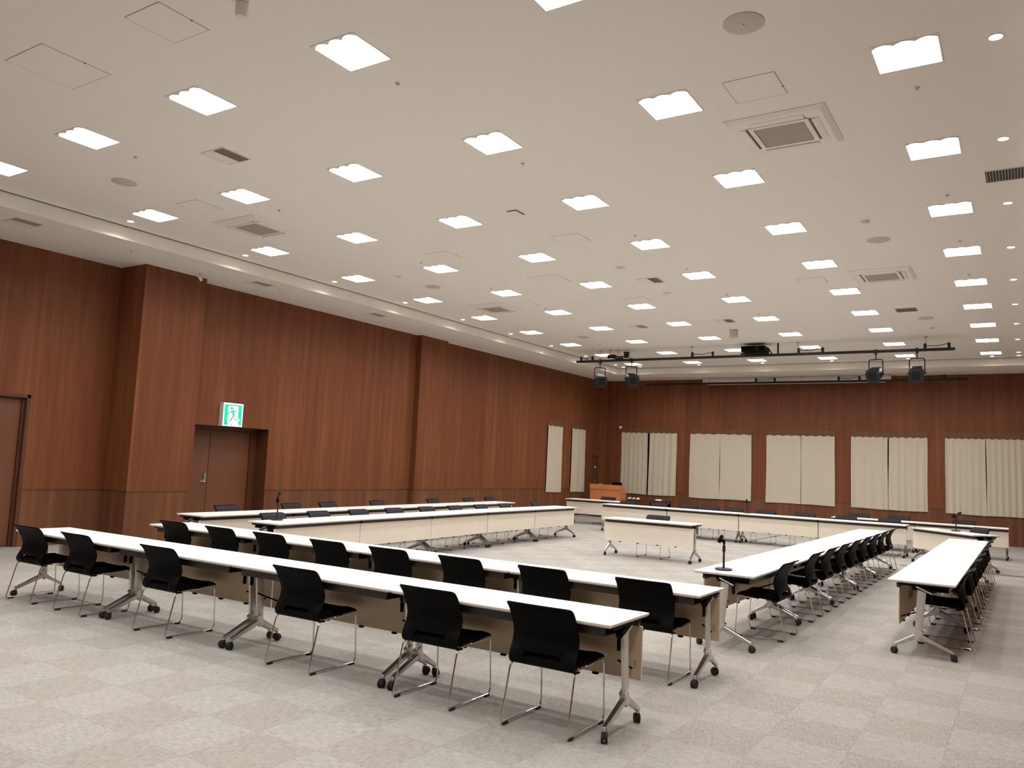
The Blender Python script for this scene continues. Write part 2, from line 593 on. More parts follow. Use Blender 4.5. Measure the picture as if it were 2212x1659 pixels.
def curtain(axis, face, sgn, a0, a1, label, folds, amp, grp, flare=0.03):
    """pleated cloth from z 3.0 to 0.82, hanging sgn*~0.03 in front of the face"""
    nu, nv = 60, 10
    ph = random.uniform(0, 6)
    fr = [(random.uniform(.7, 1.3) * folds, random.uniform(0, 6), random.uniform(.4, 1)) for _ in range(3)]
    P = []
    zb, zt = 0.812, 3.0
    for j in range(nv + 1):
        tt = j / nv
        z = zb + (zt - zb) * tt
        row = []
        for i in range(nu + 1):
            s_ = i / nu
            d = sum(math.sin(2 * PI * f * s_ + p + .25 * math.sin(3 * tt + p)) * a for f, p, a in fr) / 3
            d *= amp * (0.75 + 0.35 * (1 - tt))
            a = a0 + (a1 - a0) * s_ + (s_ - .5) * 2 * flare * (1 - tt) ** 2 * .8 + .006 * math.sin(5 * tt + ph)
            zz = z + (.012 * math.sin(2 * PI * folds * s_ + ph) if j == nv else (.008 * math.sin(4 * s_ + ph) if j == 0 else 0))
            row.append((a, d, zz))
        P.append(row)
    th = 0.004
    V, F = [], []
    for side in (0, 1):
        for row in P:
            for a, d, z in row:
                dd = face + sgn * (0.034 + d + (th if side else 0))
                V.append((dd, a, z) if axis == 'x' else (a, dd, z))
    N = (nu + 1) * (nv + 1)
    for j in range(nv):
        for i in range(nu):
            q = j * (nu + 1) + i
            F.append((q, q + 1, q + nu + 2, q + nu + 1))
            F.append((N + q, N + q + nu + 1, N + q + nu + 2, N + q + 1))
    for i in range(nu):
        F.append((i, N + i, N + i + 1, i + 1))
        q = nv * (nu + 1) + i
        F.append((q, q + 1, N + q + 1, N + q))
    for j in range(nv):
        for e in (0, nu):
            q = j * (nu + 1) + e
            F.append((q, q + nu + 1, N + q + nu + 1, N + q))
    mb = MB().add(V, F)
    # origin at the hem
    me = mb.mesh('curtain', 'curtain', True, 60)
    o = obj('curtain', me)
    tag(o, label, 'curtain', grp)
    return o


curtain('x', XL, 1, WIN_L[0][0] + .0, WIN_L[0][1] + .02, 'narrow beige curtain on the left wall, farther from the lectern', 3, .014, 'curtains on the left wall')
curtain('x', XL, 1, WIN_L[1][0] - .0, WIN_L[1][1] + .03, 'narrow beige curtain on the left wall, next to the lectern', 3, .014, 'curtains on the left wall')
wn_ = ['leftmost', 'second', 'third', 'fourth', 'rightmost']
for k, (a, b) in enumerate(WIN_F):
    mid = [-11.40, -8.80, -6.14, -3.58, -1.01][k]
    gap = [.035, .007, .009, .014, .010][k]
    am = [.028, .009, .014, .024, .030][k]
    fo = [5, 3, 4, 5, 6][k]
    nm = 'the leftmost' if k == 0 else ('the rightmost' if k == 4 else 'the ' + wn_[k])
    for half in (0, 1):
        a0, a1 = (a - .005, mid - gap) if half == 0 else (mid + gap, b + .005)
        curtain('y', YF, -1, a0, a1, '%s half of the beige curtain at %s far-wall window%s' % ('left' if half == 0 else 'right', nm, ' from the left' if k in (1, 2, 3) else ''),
                fo, am, 'curtains on the far wall', .006)

# ------------------------------------------------------------------ ceiling fixtures
def poly_wave(x0, x1, y0, y1, amp, lobes=3, per=6):
    pts = []
    n = lobes * per
    for i in range(n + 1):
        s_ = i / n
        pts.append((x0 + (x1 - x0) * s_, y0 + amp * (1 - abs(math.sin(PI * lobes * s_)))))
    return pts + [(x1, y1), (x0, y1)]


hs = HS
fr = MB()
for b in ((-hs - .012, hs + .012, -hs - .012, -hs), (-hs - .012, hs + .012, hs, hs + .012), (-hs - .012, -hs, -hs, hs), (hs, hs + .012, -hs, hs)):
    fr.box(*b, -.005, 0)
frame_me = fr.mesh('light_frame', 'fixture_trim')
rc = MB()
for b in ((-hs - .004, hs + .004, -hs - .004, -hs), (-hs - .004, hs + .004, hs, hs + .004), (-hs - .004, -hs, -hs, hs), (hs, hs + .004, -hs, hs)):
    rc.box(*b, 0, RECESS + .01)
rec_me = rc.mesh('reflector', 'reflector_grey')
near = MB().prism([(-hs, -hs), (hs, -hs)] + [(x, y) for x, y in reversed(poly_wave(-hs, hs, -hs, hs, .042)[:-2])], -.004, 0)
near_me = near.mesh('end_cap', 'fixture_trim')
# three barrel-shaped diffuser lobes running away from the camera
dif = MB()
nl, per = 3, 5
sec = []
for i in range(nl * per + 1):
    q = i / (nl * per)
    sec.append((-hs + 2 * hs * q, RECESS - .016 * abs(math.sin(PI * nl * q))))
nn = len(sec)
dif.add([(x, -hs, z) for x, z in sec] + [(x, hs, z) for x, z in sec], [(k, k + 1, nn + k + 1, nn + k) for k in range(nn - 1)])
dif_me = dif.mesh('diffuser', 'panel_light')
for j, y in enumerate(LY):
    for i, x in enumerate(LX):
        if j < 1:
            lab = 'square ceiling panel light behind the photographer'
        else:
            lab = 'square white panel light, %s from the left wall, %s row from the far wall' % (ORD[6 - i], ORD[12 - j])
        tl = thing('ceiling_panel_light', lab, 'ceiling light', (x, y, ZC), 0, 'panel lights behind the photographer' if j < 1 else 'square panel lights in the ceiling')
        obj('frame', frame_me, tl)
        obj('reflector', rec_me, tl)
        obj('end_cap', near_me, tl)
        obj('diffuser', dif_me, tl)

# perimeter downlights
ring_me = MB().rings([[(r * math.cos(2 * PI * i / 20), r * math.sin(2 * PI * i / 20), z) for i in range(20)] for r, z in ((.056, 0), (.056, -.004), (.047, -.005), (.047, -.001))]).mesh('trim_ring', 'fixture_white', True)
bulb_me = MB().lathe([(.046, -.0015), (.046, -.0035), (.02, -.006)], 20).mesh('lamp_glass', 'spot_glow', True)
spots = []
for k in range(-3, 9):
    y = 6.85 + 2.151 * k
    spots.append((-11.46, y, 'left'))
    spots.append((-0.155, y, 'right'))
for k in range(8):
    x = [-11.46, -10.85, -8.82, -6.80, -4.79, -2.77, -0.755, -0.155][k]
    spots.append((x, 24.66, 'far'))
cnt = {}
for x, y, side in spots:
    cnt[side] = cnt.get(side, 0) + 1
tot = dict(cnt)
cnt = {}
spot_data = bpy.data.lights.new('downlight_beam', 'SPOT')
spot_data.energy = SPOT_POWER
spot_data.color = (1.0, 0.88, 0.72)
spot_data.spot_size = math.radians(142)
spot_data.spot_blend = 0.35
spot_data.shadow_soft_size = 0.04
for x, y, side in spots:
    cnt[side] = cnt.get(side, 0) + 1
    k = cnt[side]
    if side == 'far':
        lab = 'small round downlight along the far ceiling edge, %s from the left' % ORD[k]
    else:
        q = 13 - k
        lab = 'small round downlight along the %s ceiling edge, %s from the far wall' % (side, ORD[q] if q < 12 else 'twelfth')
    tl = thing('downlight', lab, 'downlight', (x, y, ZC), 0, 'downlights along the %s ceiling edge' % side)
    obj('trim_ring', ring_me, tl)
    obj('lamp_glass', bulb_me, tl)
    lo = bpy.data.objects.new('downlight_beam', spot_data)
    COL.objects.link(lo)
    lo.parent = tl
    lo.location = (0, 0, -.012)

# air-conditioning cassettes
def build_ac():
    P = {}
    h = .475
    mb = MB()
    mb.rings([[(-a, -a, z), (a, -a, z), (a, a, z), (-a, a, z)] for a, z in ((h, 0), (h, -.008), (h - .05, -.03), (.29, -.032), (.29, -.02), (.0, -.02))], True)
    P['panel'] = mb.mesh('ac_panel', 'fixture_white')
    P['grille'] = MB().box(-.235, .235, -.235, .235, -.040, -.02, .004).mesh('ac_grille', 'grille_tan')
    gf = MB()
    for b in ((-.285, .285, -.285, -.24), (-.285, .285, .24, .285), (-.285, -.24, -.24, .24), (.24, .285, -.24, .24)):
        gf.box(*b, -.043, -.02)
    P['grille_frame'] = gf.mesh('ac_grille_frame', 'fixture_white')
    lv = MB().rings([[(x, y, z) for x, y, z in ((-.26, .305, -.031), (.26, .305, -.031), (.26, .375, -.031), (-.26, .375, -.031))],
                     [(-.26, .312, -.048), (.26, .312, -.048), (.26, .372, -.036), (-.26, .372, -.036)]])
    P['louver'] = lv.mesh('ac_louver', 'fixture_white')
    P['air_slot'] = MB().box(-.265, .265, .293, .308, -.0345, -.03).mesh('ac_air_slot', 'grille_dark')
    return P


AC = build_ac()
for x, y, lab in ((-1.99, 7.88, 'large square ceiling air conditioner nearest the camera at the right'),
                  (-9.83, 7.90, 'square ceiling air conditioner above the green exit sign side'),
                  (-9.86, 14.50, 'square ceiling air conditioner farther away on the left'),
                  (-2.0, 14.37, 'square ceiling air conditioner farther away on the right')):
    o = thing('air_conditioner', lab, 'air conditioner', (x, y, ZC), 0, 'ceiling air conditioners')
    obj('panel', AC['panel'], o)
    gr = obj('grille', AC['grille'], o)
    obj('grille_frame', AC['grille_frame'], o)
    for k in range(4):
        lv = obj('louver', AC['louver'], o, (0, 0, 0), k * PI / 2)
        obj('air_slot', AC['air_slot'], lv)

# access hatches: a thin dark gap around a ceiling-coloured door
def hatch_mesh(s_):
    a = s_ / 2
    g_ = MB()
    for b in ((-a, a, -a, -a + .007), (-a, a, a - .007, a), (-a, -a + .007, -a, a), (a - .007, a, -a, a)):
        g_.box(*b, -.002, 0)
    return (g_.mesh('hatch_gap', 'grille_tan'), MB().box(-a + .007, a - .007, -a + .007, a - .007, -.0035, 0, .001).mesh('hatch_door', 'ceiling_white'),
            MB().box(a - .012, a - .001, .06, .075, -.006, -.001).mesh('hatch_latch', 'grille_dark'))


H45, H60 = hatch_mesh(.46), hatch_mesh(.63)
for x, y, mm, lab in ((-5.805, 3.62, H45, 'square ceiling access hatch at the top left, nearer the middle'),
                      (-7.40, 3.60, H60, 'larger ceiling access hatch at the top left corner'),
                      (-1.99, 6.85, H45, 'ceiling access hatch beside the nearest air conditioner'),
                      (-9.80, 6.85, H45, 'ceiling access hatch beside the left air conditioner'),
                      (-5.75, 10.38, H45, 'ceiling access hatch in the middle of the ceiling'),
                      (-8.20, 10.42, H45, 'ceiling access hatch left of the middle of the ceiling'),
                      (-7.40, 12.60, H60, 'larger ceiling access hatch in the middle of the ceiling'),
                      (-3.13, 14.38, H45, 'ceiling access hatch left of the far right air conditioner'),
                      (-6.62, 14.80, H45, 'ceiling access hatch right of the larger middle hatch'),
                      (-9.0, 14.42, H45, 'ceiling access hatch right of the far left air conditioner')):
    o = thing('access_hatch', lab, 'hatch', (x, y, ZC), 0, 'ceiling access hatches')
    obj('hatch_gap', mm[0], o)
    dr = obj('hatch_door', mm[1], o)
    obj('latch', mm[2], dr)

# air vents
def vent_meshes(a, full):
    f_ = MB()
    for b in ((-a, a, -a, -a + .012), (-a, a, a - .012, a), (-a, -a + .012, -a + .012, a - .012), (a - .012, a, -a + .012, a - .012)):
        f_.box(*b, -.008, 0)
    pl = MB().box(-a + .012, (-.0 if not full else -a + .013), -a + .012, a - .012, -.005, 0)
    x0 = 0.0 if not full else -a + .012
    dk = MB().box(x0, a - .012, -a + .012, a - .012, -.003, 0)
    sl = MB()
    n = 7 if not full else 13
    for k in range(n):
        x = x0 + (a - .012 - x0) * (k + .5) / n
        sl.box(x - .004, x + .004, -a + .012, a - .012, -.009, -.003)
    return (f_.mesh('vent_frame', 'fixture_trim'), pl.mesh('blank_plate', 'fixture_white'), dk.mesh('vent_opening', 'grille_dark'), sl.mesh('vent_slats', 'grille_tan'))


VH, VF = vent_meshes(.20, False), vent_meshes(.20, True)
VS = (VH[0], VH[1], MB().box(0, .188, -.188, .188, -.003, 0).mesh('vent_opening', 'speaker_tan'), VH[3])
for x, y, z, mm, rz, lab in ((-7.81, 5.75, ZC, VH, PI * 0, 'square air vent with dark slatted half near the top left lights'),
                             (-5.71, 13.33, ZC, VH, 0, 'half slatted square air vent in the middle of the ceiling'),
                             (-0.16, 10.09, ZC, VF, 0, 'dark fully slatted air vent at the right edge of the ceiling'),
                             (-2.0, 17.53, ZC, VF, 0, 'dark fully slatted air vent far away on the right'),
                             (-5.70, 17.57, ZC, VH, 0, 'half slatted square air vent farther away in the middle'),
                             (-7.85, 17.65, ZC, VS, 0, 'pale square air vent farther away left of the middle'),
                             (-12.38, 5.76, ZS, VS, 0, 'air vent in the left soffit nearest the camera'),
                             (-12.35, 10.06, ZS, VS, 0, 'air vent in the left soffit above the exit sign'),
                             (-12.39, 13.36, ZS, VS, 0, 'air vent in the left soffit before the second pilaster')):
    o = thing('air_vent', lab, 'air vent', (x, y, z), rz, 'ceiling air vents')
    for nm, me in zip(('frame', 'blank_plate', 'opening', 'slats'), mm):
        obj(nm, me, o)

# round ceiling speakers, detectors, sprinklers
sp_me = MB().lathe([(.155, 0), (.155, -.006), (.148, -.009), (.0001, -.009)], 32).mesh('speaker_grille', 'speaker_tan', True)
sp_dot = MB().lathe([(.006, -.012), (.006, -.008)], 8).mesh('speaker_screw', 'grille_dark')
for x, y, lab in ((-9.83, 5.74, 'round ceiling speaker near the left soffit'), (-1.77, 5.77, 'large round ceiling speaker at the top right'),
                  (-9.87, 12.26, 'round ceiling speaker halfway back on the left'), (-9.86, 18.65, 'round ceiling speaker far back on the left'),
                  (-1.75, 12.2, 'round ceiling speaker halfway back on the right'), (-1.75, 18.56, 'round ceiling speaker far back on the right')):
    o = thing('ceiling_speaker', lab, 'speaker', (x, y, ZC), 0, 'round ceiling speakers')
    obj('grille', sp_me, o)
    obj('screw', sp_dot, o)
sd_me = MB().lathe([(.06, 0), (.06, -.012), (.048, -.02), (.046, -.034), (.03, -.046), (.0001, -.048)], 20).mesh('smoke_detector', 'fixture_white', True)
sd_band = MB().lathe([(.0475, -.030), (.0475, -.021)], 20).mesh('sensing_slot', 'grille_tan', True)
for x, y, lab in ((-1.77, 11.21, 'smoke detector on the ceiling right of the middle'), (-9.9, 11.27, 'smoke detector on the ceiling to the left'),
                  (-9.91, 19.8, 'smoke detector far back near the lighting bar'), (-1.75, 19.72, 'smoke detector far back on the right')):
    o = thing('smoke_detector', lab, 'smoke detector', (x, y, ZC), 0, 'smoke detectors')
    obj('housing', sd_me, o)
    obj('sensing_slot', sd_band, o)
# flat ceiling discs (emergency lamps)
em_me = MB().lathe([(.09, 0), (.09, -.006), (.07, -.010), (.0001, -.010)], 24).mesh('emergency_lamp', 'fixture_trim', True)
em_in = MB().lathe([(.045, -.0115), (.045, -.009)], 16).mesh('lens', 'speaker_tan', True)
for x, y, lab in ((-5.83, 14.41, 'small round emergency lamp behind the middle air vent'), (-5.81, 12.26, 'small round emergency lamp before the middle air vent')):
    o = thing('emergency_lamp', lab, 'ceiling lamp', (x, y, ZC), 0, 'round emergency lamps')
    obj('housing', em_me, o)
    obj('lens', em_in, o)
sk_me = MB().lathe([(.024, 0), (.024, -.003), (.012, -.006), (.008, -.018), (.014, -.020), (.014, -.022), (.0001, -.023)], 12).mesh('sprinkler', 'speaker_tan', True)
spr = [(-4.8, y) for y in (5.29, 7.46, 10.6, 12.74, 14.9, 17.05)] + [(-8.84, y) for y in (5.27, 7.45, 10.62, 12.8, 14.92)] + [(-0.76, y) for y in (7.47, 10.55, 12.68, 14.83)]
seen = {}
for x, y in spr:
    c_ = 'middle' if x == -4.8 else ('left' if x < -5 else 'right')
    seen[c_] = seen.get(c_, 0) + 1
    tag(obj('sprinkler', sk_me, None, (x, y, ZC)), 'tiny round sprinkler head in the %s of the ceiling, %s from the camera' % (c_, ORD[seen[c_]]), 'sprinkler', 'sprinklers between the panel lights')
for k, (x, y) in enumerate(((-12.36, 7.44), (-12.33, 10.56), (-12.3, 15.0), (-12.2, 24.2))):
    tag(obj('sprinkler', sk_me, None, (x, y, ZS)), 'tiny round sprinkler head in the left soffit, %s from the camera' % ORD[k + 1], 'sprinkler', 'sprinklers in the left soffit')
# small square sensor, wall camera, dome and beam speaker
o = thing('ceiling_sensor', 'small square sensor plate in the middle of the ceiling', 'sensor', (-5.845, 8.965, ZC))
obj('plate', MB().box(-.065, .065, -.10, .10, -.012, 0, .003).mesh('sensor_plate', 'fixture_white'), o)
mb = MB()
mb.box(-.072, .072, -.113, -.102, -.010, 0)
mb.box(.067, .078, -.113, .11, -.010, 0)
obj('edge_shade', mb.mesh('sensor_edge_shade', 'grille_dark'), o)  # dark strips painted as shade along two edges of the plate
o = thing('ceiling_camera', 'white cone shaped camera hanging at the top edge of the picture', 'camera', (-4.98, 3.70, ZC))
obj('mount', MB().lathe([(.05, 0), (.05, -.02), (.03, -.03)], 20).mesh('camera_mount', 'fixture_white', True), o)
obj('housing', MB().lathe([(.036, -.02), (.048, -.03), (.05, -.10), (.042, -.135), (.0001, -.145)], 20).mesh('camera_housing', 'fixture_white', True), o)
o = thing('beam_sensor', 'small white box hanging under the ceiling before the lighting bar', 'sensor', (-5.85, 18.70, ZC))
obj('housing', MB().box(-.09, .09, -.05, .05, -.20, -.015, .012).mesh('beam_housing', 'speaker_tan'), o)
obj('bracket', MB().box(-.10, .10, -.06, .06, -.016, 0).mesh('beam_bracket', 'fixture_trim'), o)
o = thing('soffit_camera', 'small camera on the soffit above the first pilaster', 'camera', (-12.66, 8.99, ZS))
obj('arm', MB().tube([(0, 0, 0), (0, 0, -.05), (-.02, .02, -.07)], .012, 8, .02).mesh('camera_arm', 'speaker_tan', True), o)
obj('lens_barrel', MB().tube([(.02, -.04, -.075), (-.05, .06, -.11)], .028, 12).mesh('camera_barrel', 'fixture_trim', True), o)

# ------------------------------------------------------------------ lighting bars, lamps, projector, screen
def bar_with_hangers(name, label, x0, x1, y, z, hang, top, group, clamps):
    o = thing(name, label, 'lighting bar', ((x0 + x1) / 2, y, z), 0, group)
    cx = (x0 + x1) / 2
    obj('pipe', MB().tube([(x0 - cx, 0, 0), (x1 - cx, 0, 0)], .036, 12).mesh('batten_pipe', 'black_metal', True), o)
    for x in hang:
        obj('hanger_wire', MB().tube([(x - cx, 0, .03), (x - cx, 0, top - z)], .005, 6).mesh('hanger_wire', 'black_metal', True), o)
        if top > ZS + .05:
            obj('ceiling_rose', MB().lathe([(.05, top - z), (.05, top - z - .01)], 12, (x - cx, 0, 0)).mesh('ceiling_rose', 'grille_tan'), o)
    for xa, xb in clamps:
        for x in (xa, xb):
            obj('clamp', MB().box(x - cx - .03, x - cx + .03, -.04, .04, .0, .15, .006).mesh('batten_clamp', 'black_metal'), o)
        obj('turnbuckle', MB().tube([(xa - cx, 0, .10), ((xa + xb) / 2 - cx, 0, .085), (xb - cx, 0, .135)], .009, 6).mesh('turnbuckle', 'black_metal', True), o)
    return o


BY, BZ = 21.0, 4.795
bar_with_hangers('lighting_bar', 'long black lighting bar hung under the ceiling, carrying four lamps', -11.28, -1.38, BY, BZ,
                 [-10.5, -10.19, -9.95, -7.72, -4.91, -1.98], ZC, 'black lighting bars', [(-11.12, -10.75), (-7.70, -7.12), (-4.88, -4.30), (-2.0, -1.5)])
bar_with_hangers('lighting_bar', 'thin black bar hung in front of the white screen case', -11.33, -1.42, 26.28, 4.68,
                 [-9.0, -6.0, -3.0], ZS, 'black lighting bars', [(-7.45, -6.85), (-4.9, -4.3), (-2.6, -2.0)])


def spot_lamp(x, rz, tilt, label):
    o = thing('stage_lamp', label, 'stage lamp', (x, BY, BZ), 0, 'stage lamps on the lighting bar')
    mb = MB()
    mb.box(-.03, .03, -.05, .05, -.075, .05, .006)
    mb.tube([(0, 0, -.06), (0, 0, -.20)], .014, 8)
    obj('hook_clamp', mb.mesh('hook_clamp', 'black_metal', True), o)
    yk = obj('yoke', MB().tube([(-.165, 0, -.56), (-.165, 0, -.20), (.165, 0, -.20), (.165, 0, -.56)], .014, 8, .06).mesh('yoke', 'black_metal', True), o, (0, 0, 0), rz)
    b = MB()
    n = 8
    R = []
    for y, r in ((.22, .08), (.20, .12), (.10, .15), (-.10, .155), (-.17, .135), (-.19, .135)):
        R.append([(r * math.cos(2 * PI * (i + .5) / n), y, r * math.sin(2 * PI * (i + .5) / n)) for i in range(n)])
    b.rings(R)
    for k in range(4):
        b.box(-.11, .11, -.06 + k * .05, -.045 + k * .05, .13, .155)
    bd = obj('lamp_body', b.mesh('lamp_body', 'lamp_black', True, 30), o, (0, 0, -.56), rz)
    bd.rotation_euler = (tilt, 0, rz)
    obj('lens', MB().lathe([(.115, -.195), (.115, -.185)], 20, (0, 0, 0), 'y').mesh('lamp_lens', 'lens', True), bd)
    kn = MB()
    kn.lathe([(.02, .155), (.02, .20)], 10, (0, 0, 0), 'x')
    kn.lathe([(.02, -.20), (.02, -.155)], 10, (0, 0, 0), 'x')
    obj('tilt_knob', kn.mesh('tilt_knob', 'black_metal', True), bd)
    fl_ = MB()
    fl_.box(-.14, .14, -.20, -.185, .10, .165)
    fl_.box(-.14, .14, -.20, -.185, -.165, -.10)
    fl_.box(-.165, -.10, -.20, -.185, -.10, .10)
    fl_.box(.10, .165, -.20, -.185, -.10, .10)
    obj('filter_frame', fl_.mesh('filter_frame', 'black_metal'), bd)


spot_lamp(-10.5, .75, .35, 'black stage lamp at the left end of the lighting bar')
spot_lamp(-9.5, .8, .35, 'black stage lamp, second from the left on the lighting bar')
spot_lamp(-3.07, -.25, .4, 'black stage lamp, second from the right on the lighting bar')
spot_lamp(-2.17, -.05, .4, 'black stage lamp at the right end of the lighting bar')
# projector
o = thing('projector', 'black projector sitting on the lighting bar below the ceiling', 'projector', (-5.99, BY, 4.855))
obj('body', MB().box(-.31, .31, -.24, .24, 0.02, .17, .02).mesh('projector_body', 'black_plastic'), o)
obj('cradle', MB().box(-.36, .36, -.06, .06, -.03, .02, .004).mesh('projector_cradle', 'black_metal'), o)
obj('lens', MB().lathe([(.06, -.30), (.06, -.23)], 18, (.12, 0, .09), 'y').mesh('projector_lens', 'lens', True), o)
obj('drop_pole', MB().tube([(.59, 0, -.05), (.59, 0, ZC - 4.858)], .022, 10).mesh('drop_pole', 'black_metal', True), o)
obj('cable', MB().tube([(.30, 0, .12), (.36, 0, .09), (.42, 0, 0), (.48, 0, -.08), (.56, 0, -.06)], .016, 8, .05).mesh('projector_cable', 'black_rubber', True), o)
# sockets and a driver box riding on the bar
o = thing('dimmer_box', 'grey ribbed dimmer box on the left end of the lighting bar', 'dimmer box', (-10.13, BY, BZ + .036))
mb = MB()
mb.box(-.11, .11, -.08, .08, 0, .13, .006)
for k in range(6):
    mb.box(-.10 + k * .037, -.088 + k * .037, -.09, .09, .01, .125)
obj('housing', mb.mesh('dimmer_housing', 'lamp_black'), o)
obj('base_plate', MB().box(-.12, .12, -.09, .09, -.004, .012).mesh('dimmer_plate', 'aluminium'), o)
o = thing('dimmer_box', 'black box in a white frame on the lighting bar, beside the second lamp', 'dimmer box', (-9.645, BY, BZ + .036))
obj('housing', MB().box(-.08, .08, -.07, .07, .03, .20, .006).mesh('relay_housing', 'black_metal'), o)
mb = MB()
mb.box(-.095, -.082, -.06, .06, 0, .22)
mb.box(.082, .095, -.06, .06, 0, .22)
mb.box(-.095, .095, -.06, .06, -.002, .02)
obj('frame', mb.mesh('relay_frame', 'sign_body'), o)
for k, x in enumerate((-9.97, -9.90, -9.835, -9.775)):
    o = thing('power_socket', 'small dark cylindrical power socket on the lighting bar, %s from the left' % ORD[k + 1], 'socket', (x, BY, BZ + .036), 0, 'power sockets on the lighting bar')
    obj('shell', MB().lathe([(.032, 0), (.032, .07), (.026, .085)], 12).mesh('socket_shell', 'lamp_black', True), o)
    obj('cap', MB().lathe([(.036, .028), (.036, .042)], 12).mesh('socket_ring', 'grille_tan', True), o)
# screen
o = thing('projection_screen', 'long pale case of a rolled-up screen at the top of the far wall', 'screen', (-6.42, 26.68, 4.72))
obj('case', MB().box(-2.95, 2.95, -.09, .10, 0, ZS - 4.72 - .002, .006).mesh('screen_case', 'screen_case'), o)
obj('weight_bar', MB().box(-2.80, 2.80, -.02, .02, -.045, -.018, .004).mesh('screen_bar', 'screen_case'), o)
obj('screen_cloth', MB().box(-2.78, 2.78, -.003, .003, -.02, .01).mesh('screen_cloth', 'paper_white'), o)
struct('trim_5', MB().box(-9.4, -3.45, 26.55, 26.58, ZS - .004, ZS + .01).mesh('screen_slot', 'slot_dark'))

# ------------------------------------------------------------------ exit sign
def uv_sign(px, py):
    xl = 490 + (py - 300) * (415 - 490) / 1050
    xr = 1350 + (py - 390) * (1290 - 1350) / 1020
    uu = (px - xl) / (xr - xl)
    yt = 300 + uu * 90
    yb = 1350 + uu * 60
    return uu, 1 - (py - yt) / (yb - yt)


SY0, SY1, SZ0, SZ1 = 10.125, 10.595, 2.172, 2.632
SXF = XL + .125
o = thing('exit_sign', 'lit green and white exit sign with running figure above the door', 'exit sign', (XL, (SY0 + SY1) / 2, SZ0))
W_, H_ = SY1 - SY0, SZ1 - SZ0
obj('housing', MB().box(0, .12, -W_ / 2, W_ / 2, 0, H_, .004).mesh('sign_housing', 'sign_body'), o)
obj('face', MB().box(.118, .1225, -W_ / 2 + .004, W_ / 2 - .004, .004, H_ - .004).mesh('sign_face', 'sign_white'), o)


def sign_poly(pts, layer=0):
    q = [uv_sign(*p) for p in pts]
    x0 = .1225 + layer * .0006
    return MB().prism([((a - .5) * W_, b * H_) for a, b in q], x0, x0 + .0006, lambda a, b, z: (z, a, b))


def stroke(pts, wd):
    """a thick polyline as one outline"""
    P = [Vector((x, y, 0)) for x, y in pts]
    L, R = [], []
    for i, p in enumerate(P):
        d = (P[min(i + 1, len(P) - 1)] - P[max(i - 1, 0)]).normalized()
        n = Vector((-d.y, d.x, 0)) * wd / 2
        L.append((p + n).to_tuple()[:2])
        R.append((p - n).to_tuple()[:2])
    return L + R[::-1]


green = [
    [(525, 375), (690, 392), (655, 800), (640, 1290), (470, 1290)],
    [(690, 392), (1285, 445), (1280, 500), (1120, 490), (850, 462), (688, 452)],
    [(1120, 488), (1283, 500), (1240, 1355), (1180, 1350), (1080, 1225), (1110, 1160), (1170, 1120), (1150, 1060), (1095, 980)],
    [(470, 1235), (640, 1235), (690, 1275), (675, 1310), (468, 1300)],
]
for p in green:
    obj('green_field', sign_poly(p).mesh('sign_green', 'sign_green'), o)
fig = obj('running_figure', sign_poly([(810, 720), (850, 660), (900, 655), (935, 740), (965, 910), (870, 915), (840, 790)], 1).mesh('figure_body', 'sign_green'), o)
obj('head', sign_poly([(830 + 52 * math.cos(a * PI / 8), 570 + 55 * math.sin(a * PI / 8)) for a in range(16)], 1).mesh('figure_head', 'sign_green_dark'), fig)
for p, wd in (([(850, 670), (790, 730), (735, 785), (650, 775)], 44), ([(880, 672), (960, 678), (1015, 710), (1048, 800)], 40)):
    obj('arm', sign_poly(stroke(p, wd), 2).mesh('figure_arm', 'sign_green_dark'), fig)
for p, wd in (([(885, 905), (820, 1030), (740, 1170)], 50), ([(945, 905), (950, 1062), (1120, 1085)], 40), ([(760, 1245), (815, 1325)], 38)):
    obj('leg', sign_poly(stroke(p, wd), 2).mesh('figure_leg', 'sign_green_dark'), fig)


